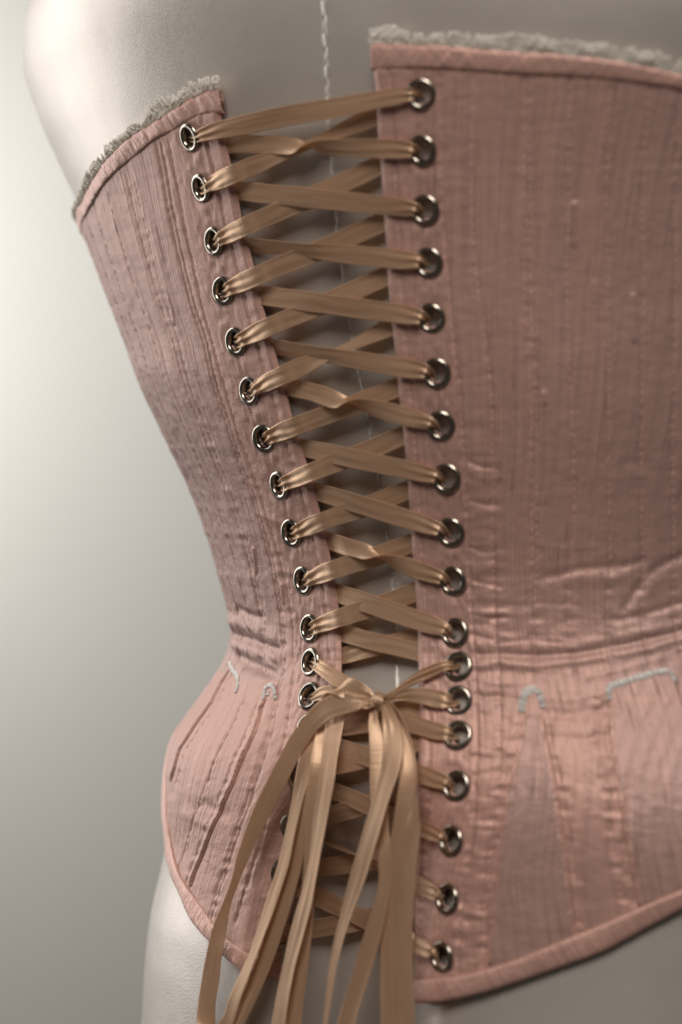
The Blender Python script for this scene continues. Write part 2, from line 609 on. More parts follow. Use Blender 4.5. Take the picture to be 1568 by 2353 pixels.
CT = {-1: zt(topL_px, -1, -0.004), 1: zt(topR_px, 1, 0.0)}
CB = {-1: zt(bindL_px, -1, -0.004), 1: zt(bindR_px, 1, 0.0)}
HB = {-1: zt(hemL_px, -1, 0.035), 1: zt(hemR_px, 1, 0.02)}
HI = {-1: zt(hbL_px, -1, 0.035), 1: zt(hbR_px, 1, 0.02)}
EG = {-1: curve_tz(edgeL_px), 1: curve_tz(edgeR_px)}


def th_edge(side, z): return np.interp(z, *EG[side])
def ztop(side, th): return np.interp(th, *CT[side])
def zbot(side, th): return np.interp(th, *HB[side])


# stitch and bone-channel lines traced on the panels
LB = [(388, 330), (415, 470), (440, 590), (465, 700), (492, 800), (520, 900), (552, 1010), (590, 1110), (622, 1210), (650, 1310),
      (668, 1400), (674, 1500), (668, 1600), (655, 1690), (632, 1800), (600, 1930), (565, 2040), (540, 2120)]
LC = [(370, 330), (395, 470), (425, 613), (450, 708), (477, 788), (505, 908), (530, 978), (557, 1068), (585, 1138), (612, 1226),
      (636, 1326), (650, 1426), (654, 1510), (640, 1600), (625, 1680), (600, 1760), (572, 1850), (535, 1950), (505, 2040), (485, 2110)]
G1 = [(609, 1607), (597, 1629), (592, 1657), (580, 1693), (558, 1738), (536, 1798), (503, 1870), (475, 1936), (448, 2002), (437, 2036)]
G2 = [(528, 1540), (509, 1571), (488, 1612), (452, 1662), (427, 1700), (412, 1723), (402, 1764), (393, 1794)]
RB = [(1010, 175), (1029, 638), (1054, 888), (1066, 1063), (1071, 1226), (1084, 1426), (1091, 1526), (1096, 1676), (1092, 1800), (1080, 1950), (1056, 2114), (1050, 2240)]
RC = [(1085, 175), (1105, 700), (1129, 900), (1134, 1300), (1145, 1526), (1150, 1700), (1130, 1900), (1112, 2100), (1105, 2220)]
RD = [(1204, 180), (1208, 500), (1214, 800), (1222, 1100), (1225, 1300), (1222, 1560)]
RE = [(1310, 180), (1308, 500), (1312, 900), (1320, 1200), (1325, 1560)]
RF = [(1405, 190), (1400, 600), (1398, 1000), (1405, 1300), (1410, 1560)]
RG = [(1492, 200), (1482, 600), (1472, 1000), (1480, 1300), (1495, 1530)]
RH = [(1566, 210), (1556, 600), (1545, 1000), (1552, 1300), (1565, 1500)]
R1 = [(1207, 1640), (1190, 1740), (1169, 1814), (1150, 1950), (1134, 2114), (1126, 2215)]
R2 = [(1243, 1640), (1250, 1700), (1264, 1764), (1285, 1900), (1305, 2050), (1315, 2145)]
R3 = [(1403, 1610), (1408, 1700), (1420, 1800), (1440, 1920), (1459, 2014), (1470, 2080)]
R4 = [(1549, 1560), (1560, 1590), (1580, 1650), (1610, 1750), (1650, 1900)]


def tz(pts): return curve_tz(pts)


def fan(base, f, z0, z1, n=60):
    """line between the channel C and the turning edge of the left side"""
    zc, tc = base
    z = np.linspace(z0, z1, n)
    t = np.interp(z, zc, tc)
    return z, t + (math.radians(-64) - t) * f


tLC = tz(LC); tLB = tz(LB)
edgeA_L = (EG[-1][0], EG[-1][1] - 0.042)
edgeA_R = (EG[1][0], EG[1][1] + 0.030)
waistz = hit(600, 1560)[1]
topzL = hit(300, 400)[1]
lines = {
    -1: [(edgeA_L, .35), (tLB, .45), (tLC, .5), ((tLC[0], tLC[1] - 0.014), .4)] +
        [(fan(tLC, f, waistz, topzL), .27) for f in (0.17, 0.21, 0.36, 0.52, 0.66, 0.80, 0.92, 1.1, 1.3)] +
        [((tz(G1)[0], tz(G1)[1] - 0.028), .3), ((tz(G1)[0], tz(G1)[1] - 0.11), .35), ((tz(G2)[0], tz(G2)[1] + 0.05), .3)],
    1: [(edgeA_R, .3), (tz(RB), .55), (tz(RC), .45), (tz(RD), .5), ((tz(RD)[0], tz(RD)[1] + .012), .3), (tz(RE), .4), (tz(RF), .4), (tz(RG), .4), (tz(RH), .4),
        ((tz(R1)[0], tz(R1)[1] - .016), .35), ((tz(R2)[0], tz(R2)[1] + .016), .35), ((tz(R3)[0], tz(R3)[1] - .016), .35), ((tz(R3)[0], tz(R3)[1] - .035), .3)],
}
steps = {-1: [(tz(G1), 1), (tz(G2), 1)], 1: [(tz(R1), -1), (tz(R2), 1), (tz(R3), -1), (tz(R4), 1)]}


def Rarc(th, z):
    a, b, _ = tab(z)
    return np.sqrt((a * np.cos(th)) ** 2 + (b * np.sin(th)) ** 2)


def poly_field(th, z, pts, width):
    """gaussian of the distance (m) from a traced line; side returned too"""
    q = [hit(x, y, 0.8) for x, y in pts]
    R = 0.13
    best = np.full(th.shape, 1e9); sgn = np.zeros(th.shape); end = np.ones(th.shape)
    for (t0, z0), (t1, z1) in zip(q[:-1], q[1:]):
        ax, az = t0 * R, z0; bx, bz = t1 * R, z1
        dx, dz = bx - ax, bz - az; L2 = dx * dx + dz * dz
        ux = th * R - ax; uz = z - az
        s = np.clip((ux * dx + uz * dz) / L2, 0, 1)
        d = np.hypot(ux - s * dx, uz - s * dz)
        m = d < best
        best = np.where(m, d, best)
    return best


folds = {
    -1: [  # ridge line, height mm, half width mm
        ([(532, 1428), (560, 1436), (600, 1452), (632, 1468)], 1.1, 2.6),
        ([(540, 1478), (570, 1490), (600, 1500), (632, 1512)], 1.3, 2.5),
        ([(545, 1395), (575, 1412), (600, 1420)], -0.9, 1.6),
        ([(536, 1455), (570, 1468), (610, 1485), (640, 1492)], -0.9, 1.5),
        ([(548, 1506), (575, 1526), (610, 1540), (634, 1550)], -1.3, 1.9),
        ([(555, 1545), (585, 1560), (610, 1566)], 0.7, 2.2),
        ([(560, 1600), (580, 1625), (596, 1640)], -0.7, 2.0),
        ([(470, 1848), (500, 1862), (520, 1870)], -0.6, 2.2),
        ([(420, 1870), (460, 1885), (480, 1900)], 0.4, 2.2),
        ([(380, 1350), (400, 1360)], 0.3, 2),
        ([(600, 1180), (640, 1200), (670, 1210)], 0.5, 1.8),
        ([(640, 1310), (690, 1322)], 0.35, 1.2),
        ([(388, 685), (396, 710), (402, 745)], 0.4, 0.4), ([(357, 522), (366, 560), (376, 600)], 0.25, 0.35),
        ([(585, 1262), (588, 1285), (590, 1315)], 0.7, 0.6), ([(648, 1345), (652, 1385)], 0.6, 0.6),
        ([(655, 1490), (655, 1512)], 0.6, 0.6), ([(250, 440), (262, 500), (272, 540)], 0.25, 0.35), ([(405, 795), (418, 845)], 0.25, 0.35),
        ([(545, 1400), (575, 1450), (640, 1535)], -0.5, 1.1),
    ],
    1: [
        ([(1090, 1530), (1144, 1526), (1234, 1530), (1334, 1518), (1434, 1502), (1534, 1478), (1600, 1460)], 1.3, 2.0),
        ([(1100, 1505), (1144, 1503), (1234, 1508), (1334, 1500), (1434, 1482), (1534, 1458), (1600, 1440)], -1.3, 1.8),
        ([(1230, 1480), (1330, 1480), (1409, 1464), (1509, 1444), (1600, 1420)], 0.9, 2.2),
        ([(1234, 1330), (1284, 1322), (1334, 1306), (1434, 1300), (1480, 1290)], -1.1, 2.4),
        ([(1334, 1330), (1414, 1330), (1440, 1320)], 0.8, 3.0),
        ([(1434, 1400), (1469, 1345), (1509, 1304), (1568, 1276), (1620, 1255)], -1.3, 2.6),
        ([(1460, 1400), (1500, 1345), (1550, 1310), (1620, 1290)], 0.6, 3.0),
        ([(1420, 1425), (1480, 1412), (1568, 1385), (1620, 1370)], -1.0, 2.0),
        ([(1249, 1640), (1320, 1645), (1409, 1630)], -0.9, 3.0),
        ([(1130, 1690), (1200, 1680)], 0.5, 3.0),
        ([(1249, 1600), (1320, 1605), (1390, 1590)], 0.8, 2.5),
        ([(1080, 1062), (1110, 1075), (1140, 1078)], -0.9, 1.4),
        ([(1076, 1085), (1110, 1095), (1150, 1096)], 0.6, 1.6),
        ([(1080, 1150), (1115, 1160), (1140, 1160)], -0.6, 1.2),
        ([(1080, 1258), (1110, 1270), (1140, 1272)], -0.7, 1.2),
        ([(1084, 1335), (1130, 1345), (1150, 1350)], -0.6, 1.2),
        ([(1084, 1412), (1130, 1422), (1160, 1418)], -0.7, 1.2),
        ([(1090, 1460), (1130, 1470)], -0.5, 1.2),
        ([(1440, 1060), (1480, 1065)], -0.5, 2.5),
        ([(1050, 228), (1090, 230)], -0.35, 1.5),
        ([(870, 172), (900, 165), (920, 163)], 0.5, 2.2),
        ([(1320, 470), (1321, 500), (1322, 560)], 0.6, 0.8), ([(1455, 680), (1457, 720), (1458, 780)], 0.6, 0.8),
        ([(1250, 905), (1252, 925)], 0.6, 0.9), ([(1365, 650), (1367, 690)], 0.4, 0.7),
        ([(1140, 1480), (1200, 1470), (1290, 1478)], -0.5, 1.2), ([(1100, 1600), (1180, 1606), (1200, 1612)], -0.5, 1.4),
        ([(1260, 1690), (1340, 1700), (1400, 1690)], -0.6, 2.2), ([(1330, 1560), (1420, 1540), (1520, 1510)], 0.5, 1.6),
        ([(1160, 1390), (1260, 1385), (1330, 1392)], -0.35, 1.6), ([(1240, 1250), (1300, 1262), (1370, 1256)], 0.35, 1.6),
    ]}

eyL = [(435, 316), (461, 432), (491, 554), (512, 668), (541, 785), (572, 898), (606, 1008), (641, 1115), (669, 1225),
       (696, 1334), (711, 1444), (713, 1522), (711, 1600), (709, 1670), (690, 1783), (676, 1900), (655, 2006), (636, 2150)]
eyR = [(968, 216), (970, 345), (977, 482), (985, 603), (991, 731), (1003, 857), (1013, 978), (1026, 1099), (1035, 1223),
       (1040, 1335), (1045, 1454), (1053, 1531), (1052, 1611), (1052, 1690), (1048, 1806), (1036, 1931), (1027, 2065), (1015, 2199)]
EY = {-1: [hit(x, y, 1.0) for x, y in eyL], 1: [hit(x, y, 1.0) for x, y in eyR]}


def line_dist(th, z, ln, R):
    zc, tc = ln
    d = (th - np.interp(z, zc, tc)) * R
    # slope correction and validity
    inside = sstep(zc[0] - .002, zc[0] + .001, z) * (1 - sstep(zc[-1] - .001, zc[-1] + .002, z))
    return d, inside


def panel_off(side, th, z, tops=None):
    """relief of the corset cloth in mm above the body form"""
    R = Rarc(th, z)
    off = np.full(th.shape, 0.9)
    near = np.full(th.shape, 1.0)
    for ln, amp in lines[side]:
        d, ins = line_dist(th, z, ln, R)
        g = np.exp(-(d / 0.0007) ** 2) * ins
        g2 = np.exp(-(d / 0.0026) ** 2) * ins
        off = off - amp * g - 0.10 * amp * g2
        # gathers pulled up by the thread
        pk = vnoise(d * 260 + 7, z * 520, int(amp * 100) + 11, 1)
        off = off + 0.22 * g2 * pk * (0.6 + 0.8 * sstep(0.03, -0.06, z))
    # cords and narrow bones between the lines
    e = (th - th_edge(side, z)) * R * side
    if side < 0:
        tC = np.interp(z, *tLC)
        f = (th - tC) / (math.radians(-64) - tC)
        cords = np.sin(f * 2 * math.pi * 9) * sstep(0.0, 0.1, f)
        off = off + 0.13 * vnoise(f * 70, z * 45, 81, 2) * sstep(0.0, 0.1, f)
        off = off + 0.10 * cords * sstep(waistz - .01, waistz + .01, z)
    else:
        cords = np.sin(e * 2 * math.pi / 0.0046 + 0.6 * vnoise(e * 60, z * 8, 5))
        off = off + 0.09 * cords * sstep(0.022, 0.03, e)
    # crumple
    off = off + 0.16 * vnoise(e * 110, z * 150, 21, 3)
    off = off + 0.32 * vnoise(e * 28, z * 22, 22, 2) * sstep(0.0, 0.03, e)
    # puckers across the band outside the eyelets
    if side > 0:
        m = np.exp(-((e - 0.027) / 0.006) ** 2)
        off = off + 0.45 * m * vnoise(e * 50, z * 330, 31, 2) * (0.35 + sstep(0.06, -0.02, z))
        off = off + 0.09 * vnoise(e * 60, z * 200, 32, 2) * sstep(0.0, 0.01, e)
    else:
        off = off + 0.11 * vnoise(e * 80, z * 260, 33, 2)
        m = np.exp(-((e - 0.005) / 0.004) ** 2)
        off = off + 0.35 * m * vnoise(e * 40, z * 230, 34, 2)
    # edge band between the stitch line and the lacing edge stands up a little; rounded lip
    off = off + 0.35 * np.exp(-((e - 0.0026) / 0.0018) ** 2)
    off = off - 0.9 * np.exp(-(e / 0.0010) ** 2)
    for pts, h, wd in folds[side]:
        if side > 0 and wd > 1: wd = wd * .62; h = h * (.32 if h > 0 else .5)
        elif wd > 1: h = h * .8
        d = poly_field(th, z, pts, wd)
        off = off + h * np.exp(-(d / (wd * 1e-3)) ** 2)
    # gores: lapped seam, the cloth steps down across the line
    for (zc, tc), s in steps[side]:
        d = (th - np.interp(z, zc, tc)) * R * s
        ins = sstep(zc[0] - .001, zc[0] + .002, z) * (1 - sstep(zc[-1] - .003, zc[-1] + .001, z))
        lip = 0.9 * np.exp(-np.clip(-d, 0, 1) / 0.004) * (d < 0) * ins * (1.0 if side < 0 else 0.7)
        off = off + lip - (0.35 if side < 0 else 0.6) * ins * np.exp(-((d - 0.0006) / 0.0007) ** 2)
    for t0, z0 in EY[side]:
        d = np.hypot((th - t0) * R, z - z0)
        off = off - 0.5 * np.exp(-(d / 0.0052) ** 4) + 0.25 * np.exp(-((d - 0.0075) / 0.0022) ** 2) * vnoise(th * 90, z * 300, 41, 1)
    return off


def tint_of(side, th, z):
    """greyer silk where a gore or panel is cut on the other grain"""
    t = np.full(th.shape, 0.25)
    if side > 0:
        a1 = np.interp(z, *tz(R1)); a2 = np.interp(z, *tz(R2)); a3 = np.interp(z, *tz(R3))
        zz0 = tz(R1)[0][-1]; z3 = tz(R3)[0][-1]
        t = t + 0.35 * ((th > a1) & (th < a2) & (z < zz0))
        t = t + 0.4 * ((th > a3) & (z < z3))
        t = t - 0.30 * ((th < a1) & (z < zz0)) - 0.15 * ((th > a2) & (th < a3) & (z < zz0))
        b = np.interp(z, *tz(RD)); c = np.interp(z, *tz(RF))
        t = t + 0.25 * ((th > c) & (z > waistz)) + .1 * ((th > b) & (z > waistz))
    else:
        C = np.interp(z, *tLC)
        t = t + 0.40 * (th < C) * (z > waistz) - 0.1 * (z < waistz)
    return np.clip(t, 0, 1)


corset = thing('corset', 'dusty pink silk corset with rows of metal eyelets laced on the mannequin', 'corset', (float(TC[80]), CYB, ZC - 0.17))


def panel_grid(side):
    e_far = math.radians(178) * side
    if side < 0:
        dense_end = math.radians(-80); n1, n2, nr = 330, 46, 760
    else:
        dense_end = math.radians(64); n1, n2, nr = 330, 46, 640
    v = np.linspace(0, 1, nr)
    z = np.interp(v, [0, 1], [-0.13, 0.13])
    for it in range(30):
        te = th_edge(side, z)
        z = zbot(side, te) + (ztop(side, te) - zbot(side, te)) * v
    te = th_edge(side, z)
    g1 = np.linspace(0, 1, n1); g2 = np.linspace(0, 1, n2)[1:]
    TH_ = np.concatenate([te[:, None] + (dense_end - te[:, None]) * g1[None], np.broadcast_to(dense_end + (e_far - dense_end) * g2[None], (nr, n2 - 1))], 1)
    Z_ = zbot(side, TH_) + (ztop(side, TH_) - zbot(side, TH_)) * v[:, None]
    return TH_, Z_, te


PG = {}
for side in (-1, 1):
    T_, Z_, te = panel_grid(side)
    off = panel_off(side, T_, Z_)
    V_ = S3(T_, Z_, off)
    R_ = 0.13
    U_ = (T_ - te[:, None]) * R_
    if side < 0:
        wz = T_.shape[1]
        # threads of the left side follow the fan of channels
        tC = np.interp(Z_, *tLC)
        U_ = np.where(T_ < tC, -0.03 - 0.09 * (T_ - tC) / (math.radians(-64) - tC), U_)
    uv = np.stack([U_, Z_], -1).reshape(-1, 2)
    nr, nc = T_.shape
    F_ = grid_faces(nr, nc)
    # punch the eyelet holes
    cen_t = T_[:-1, :-1].ravel(); cen_z = Z_[:-1, :-1].ravel()
    keep = np.ones(len(F_), bool)
    Rr = Rarc(cen_t, cen_z)
    for t0, z0 in EY[side]:
        keep &= np.hypot((cen_t - t0) * Rr, cen_z - z0) > 0.0031
    F_ = F_[keep]
    if side > 0: pass
    else: F_ = F_[:, ::-1]
    me = mesh_np('back_panel', rel(corset, V_.reshape(-1, 3)), F_, uv=uv, attrs={'tint': tint_of(side, T_, Z_).ravel()})
    o = link('back_panel', me, corset, M_SILK)
    o['label'] = 'left back panel in raking window light' if side < 0 else 'right back panel, broad and shaded'
    md = o.modifiers.new('cloth', 'SOLIDIFY'); md.thickness = 0.0010; md.offset = -1


# binding strips along the top and the hem
def binding(side, upper):
    te0 = th_edge(side, float(0.15 if upper else -0.15))
    zed = None
    # edge angle where the binding meets the lacing edge
    t = te0
    for it in range(20):
        z = (ztop if upper else zbot)(side, t); t = th_edge(side, z)
    n1 = 620; n2 = 60
    dense = math.radians(-80) if side < 0 else math.radians(64)
    th = np.concatenate([np.linspace(t - side * 0.004, dense, n1), np.linspace(dense, math.radians(178) * side, n2)[1:]])
    zo = np.interp(th, *(CT if upper else HB)[side])
    zi = np.interp(th, *(CB if upper else HI)[side])
    # cross profile: from inner seam line, over the edge and down the inside
    w = np.array([-0.02, 0.0, 0.04, 0.09, 0.16, 0.26, 0.38, 0.5, 0.62, 0.74, 0.85, 0.93, 0.98, 1.0, 0.99, 0.95, 0.85, 0.6, 0.3])
    hgt = np.array([0.2, 0.85, 1.25, 1.42, 1.5, 1.55, 1.6, 1.6, 1.6, 1.55, 1.45, 1.2, 0.8, 0.3, -0.2, -0.5, -0.6, -0.6, -0.6])
    W = w[None, :]; TT = np.broadcast_to(th[:, None], (len(th), len(w)))
    Zs = zi[:, None] + (zo - zi)[:, None] * W
    s = TT * 0.14
    HH = np.broadcast_to(hgt[None], TT.shape).copy()
    sg_ = 1 if upper else -1
    diag = s * 1.0 + sg_ * (Zs) * 0.55 * (1 if side < 0 else -1)
    amp = (0.42 if upper else 0.16) * (1.0 if side < 0 else 0.5)
    front = (np.arange(len(w)) < 13)[None, :]
    HH = HH + front * amp * (0.6 * vnoise(diag * 420, W * 0.8 + 3, 51, 1) + 0.9 * vnoise(diag * 1000, W * 1.0, 52, 2)) * np.sin(np.clip(W, 0, 1) * math.pi) ** 0.5
    HH = HH + front * 0.35 * vnoise(s * 70, W, 53, 1)
    Vb = S3(TT, Zs, HH)
    uv = np.stack([s + 0.7 * Zs, Zs - 0.7 * s], -1).reshape(-1, 2)
    F_ = grid_faces(*TT.shape)
    flip = (side > 0) == upper
    if flip: F_ = F_[:, ::-1]
    # end cap at the lacing edge
    k = len(w)
    cap = [[0, i, i + 1, i + 1] for i in range(1, k - 1)]
    me = mesh_np('binding', rel(corset, Vb.reshape(-1, 3)), F_, uv=uv, attrs={'tint': np.full(TT.size, 0.3 if upper else 0.1)})
    o = link('top_binding' if upper else 'hem_binding', me, corset, M_BIND)
    md = o.modifiers.new('cloth', 'SOLIDIFY'); md.thickness = 0.0005; md.offset = -1
    return t


BT = {}
for side in (-1, 1):
    BT[side] = binding(side, True)
    binding(side, False)


# folded seam edge of the gores: a narrow lip of silk, browner on the left to paint its shade
def lip(pts, w0, w1, side, label=None, hmax=1.0, mat=None):
    q = [hit(x, y, 0.9) for x, y in pts]
    zc = np.array([b for a, b in q]); tc = np.array([a for a, b in q])
    L = np.concatenate([[0], np.cumsum(np.hypot(np.diff(tc) * .13, np.diff(zc)))])
    n = 160
    s = np.linspace(0, L[-1], n); z = np.interp(s, L, zc); t = np.interp(s, L, tc)
    wd = np.interp(s / L[-1], [0, .12, .3, 1], [w0 * .3, w0, w0 * .75, w1]) * 1e-3
    wd = wd * (1 + 0.25 * vnoise(s * 300, s * 0, 61, 2))
    prof = np.array([-1, -.8, -.4, 0, .4, .8, 1.0]); hp = np.array([-.3, .28, .45, .38, .5, .2, -.4])
    TT = t[:, None] + prof[None] * wd[:, None] * 0.5 / 0.13
    ZZ_ = np.broadcast_to(z[:, None], TT.shape)
    off = panel_off(side, np.broadcast_to(t[:, None], TT.shape) + 0.0, ZZ_)
    off = off * 0 + off[:, :1] + hp[None] * hmax * .8 - 0.15 + 0.12 * vnoise(prof[None] * 3 + s[:, None] * 100, s[:, None] * 400, 62, 2)
    Vb = S3(TT, ZZ_, off)
    uv = np.stack([TT * .13, ZZ_], -1).reshape(-1, 2)
    me = mesh_np('seam_lip', rel(corset, Vb.reshape(-1, 3)), grid_faces(*TT.shape), uv=uv, attrs={'tint': np.zeros(TT.size)})
    o = link('gore_seam', me, corset, mat or M_FOLD_SHADE)
    md = o.modifiers.new('cloth', 'SOLIDIFY'); md.thickness = 0.0003; md.offset = -1
    if label: o['label'] = label


lip(G1, 2.6, 1.1, -1, 'shade-painted turned seam edge of the gore beside the eyelets')
lip(G2, 1.1, 0.9, -1, 'shade-painted turned seam edge at the outer left of the hip')

for rp in (R1, R2, R3):
    lip(rp, 1.0, 1.0, 1, 'narrow corded seam beside the gore', 0.8, M_BIND)


# ------------------------------------------------------------------ thread work
def many_tubes(parts):
    Vs = []; Fs = []; n = 0
    for V_, F_ in parts:
        Vs.append(V_); Fs.append(F_ + n); n += len(V_)
    return np.concatenate(Vs), np.concatenate(Fs)


def topstitch(side):
    parts = []
    for (zc, tc), amp in lines[side]:
        t_, z_ = [], []
        z = zc[0] + 0.002
        zt_, zb_ = None, None
        while z < zc[-1] - 0.002:
            L = 0.0016 + rng.random() * 0.0004
            t0 = np.interp(z, zc, tc); t1 = np.interp(z + L, zc, tc)
            ok = (z > np.interp(t0, *HI[side]) + .001) and (z + L < np.interp(t0, *CB[side]) - .001)
            near_hole = min(math.hypot((t0 - a) * .13, z - b) for a, b in EY[side]) < 0.0056
            if ok and not near_hole and (t0 * side < 1.3) and rng.random() < .86:
                u = np.array([0, .25, .75, 1])
                tt_ = t0 + (t1 - t0) * u; zz_ = z + L * u
                o_ = panel_off(side, tt_, zz_) + np.array([-.12, .16, .16, -.12])
                parts.append(tube_mesh('s', S3(tt_, zz_, o_), 0.00014, 5))
            z += L + 0.0005 + rng.random() * 0.0009
    V_, F_ = many_tubes(parts)
    o = link('topstitching', mesh_np('topstitching', rel(corset, V_), F_), corset, M_THREAD)
    o['kind'] = 'stuff'


for side in (-1, 1): topstitch(side)


def flossing(pts, side, w, label):
    """buttonhole-like bar of short threads laid across a traced line"""
    q = np.array([hit(x, y, 0.9) for x, y in pts])
    m = q * np.array([.13, 1.0])
    L = np.concatenate([[0], np.cumsum(np.hypot(*np.diff(m, axis=0).T))])
    parts = []
    s = 0.0
    while s < L[-1]:
        p = np.array([np.interp(s, L, m[:, 0]), np.interp(s, L, m[:, 1])])
        s2 = min(s + .0004, L[-1]); s1 = max(s2 - .0008, 0)
        a = np.array([np.interp(s1, L, m[:, 0]), np.interp(s1, L, m[:, 1])]); b = np.array([np.interp(s2, L, m[:, 0]), np.interp(s2, L, m[:, 1])])
        d = (b - a) / np.linalg.norm(b - a); nv = np.array([-d[1], d[0]])
        wd = w * 1e-3 * (1 + .07 * rng.normal())
        sh = rng.normal() * .00005
        u = np.linspace(-1, 1, 6)
        pp = p[None] + nv[None] * (u[:, None] * wd * .5 + sh) + d[None] * rng.normal() * .0001
        th = pp[:, 0] / .13; z = pp[:, 1]
        base = panel_off(side, np.full(6, p[0] / .13), np.full(6, p[1]))
        off = base + .05 + .45 * (1 - u ** 2)
        parts.append(tube_mesh('f', S3(th, z, off), 0.00017, 6))
        s += .00040
    V_, F_ = many_tubes(parts)
    o = link('flossing', mesh_np('flossing', rel(corset, V_), F_), corset, M_FLOSS)
    o['label'] = label


flossing([(530, 1522), (535, 1538), (545, 1550), (550, 1560), (548, 1577), (543, 1591)], -1, 1.5, 'grey white thread bar at the outer left gore')
flossing([(607, 1606), (607, 1590), (611, 1579), (619, 1573), (627, 1578), (631, 1590), (630, 1608)], -1, 1.6, 'grey white thread arch above the dark gore seam')
flossing([(617, 1588), (615, 1600)], -1, 1.6, 'small thread bar inside the arch')
flossing([(1199, 1634), (1201, 1606), (1211, 1588), (1222, 1582), (1235, 1584), (1245, 1605), (1249, 1626)], 1, 2.7, 'blurred grey thread arch on the right panel')
flossing([(1403, 1606), (1397, 1590), (1404, 1576), (1434, 1566), (1484, 1551), (1534, 1539), (1547, 1550), (1552, 1566)], 1, 2.0, 'long grey thread bar at the far right hip')


# ------------------------------------------------------------------ lace edging over the top binding
def lace(side):
    parts = []
    th_end = math.radians(-72) if side < 0 else math.radians(62)
    t = BT[side] - side * 0.006
    up = 1.9
    s = 0.0
    R = 0.14
    total = abs(th_end - t) * R
    while s < total:
        th = t + side * s / R
        z0 = float(np.interp(th, *CT[side]))
        k = vnoise(np.array([s * 250.]), np.array([side * 3.]), 71)[0]
        h = (0.0030 + 0.0011 * k) * (1.1 if s < 0.03 else 0.62 if side < 0 else 0.95)
        o0 = 0.2 + rng.random() * 1.2
        # base net threads
        for q in range(2):
            pts = []
            dx = rng.normal() * .0006
            for u in np.linspace(0, 1, 5):
                pts.append(S3(th + dx * u / R * side, z0 - .0008 + u * (h * .7), o0 + 0.5 * u + .2 * math.sin(u * 5 + s * 900)))
            parts.append(tube_mesh('l', pts, 0.00017 + rng.random() * .00006, 5))
        # picot: small standing loop
        lean = rng.normal() * .35
        lw = .00042 + rng.random() * .0003
        pts = []
        for u in np.linspace(0, 2 * math.pi, 10):
            x = lw * math.sin(u); y = (h * .42) * (1 - math.cos(u)) + h * .35
            pts.append(S3(th + (x + lean * y) / R * side, z0 + y, o0 + .6 + .45 * math.sin(u + s * 500)))
        parts.append(tube_mesh('l', pts, 0.00027, 5, taper=False))
        s += .00055 + rng.random() * .0003
    nst = 700
    ths = t + side * np.linspace(0, total, nst) / R
    prf = np.array([-.0012, -.0003, .0004, .0010])
    TT = np.broadcast_to(ths[:, None], (nst, 4))
    z0s = np.interp(ths, *CT[side])
    hh = 0.75 + 0.35 * vnoise(np.linspace(0, total, nst) * 900, np.zeros(nst), 91, 2)
    ZZs = z0s[:, None] + np.where(prf > 0, prf * hh[:, None], prf)
    oo = 0.5 + np.array([0, .3, .5, .4])[None] + 0.25 * vnoise(TT * 160, ZZs * 900, 92, 2)
    parts.append((S3(TT, ZZs, oo).reshape(-1, 3), grid_faces(nst, 4)))
    V_, F_ = many_tubes(parts)
    o = link('lace_trim', mesh_np('lace_trim', rel(corset, V_), F_), corset, M_LACE)
    o['kind'] = 'stuff'


for side in (-1, 1): lace(side)

# ------------------------------------------------------------------ eyelets
prof = [(4.55, -.15), (4.72, .05), (4.72, .3), (4.55, .6), (4.25, .88), (3.9, 1.0), (3.55, .98), (3.25, .8), (3.02, .5), (2.9, .1), (2.85, -.6), (2.85, -1.2),
        (3.0, -1.3), (3.5, -1.25), (3.5, -1.15), (3.0, -1.1), (3.05, 0.0), (3.6, -.05)]
ns = 56
V_ = []
for r, h in prof:
    for j in range(ns):
        w_ = 2 * math.pi * j / ns
        V_.append((r * 1e-3 * math.cos(w_), r * 1e-3 * math.sin(w_), h * 1e-3))
ey_mesh = mesh_np('eyelet', np.array(V_), grid_faces(len(prof), ns, wrap=True)[:, ::-1])
ey_mesh.materials.append(M_METAL)
ey_scale = 1.08
for side in (-1, 1):
    for i, (t0, z0) in enumerate(EY[side]):
        n_ = nrm(t0, z0)
        p = S3(t0, z0, 0.72)
        o = link('eyelet', ey_mesh, corset)
        q = Vector(n_).to_track_quat('Z', 'Y')
        tilt = Euler((rng.normal() * .08, rng.normal() * .08, rng.random() * 6)).to_quaternion()
        o.rotation_mode = 'QUATERNION'; o.rotation_quaternion = q @ tilt
        o.location = Vector(p) - corset.location
        o.scale = (ey_scale, ey_scale, 1.0)

# ------------------------------------------------------------------ ribbon
rib = thing('lacing_ribbon', 'gold brown satin ribbon crisscrossed through the eyelets and tied in a bow at the waist', 'ribbon',
            tuple(P(868, 1612, 5)))


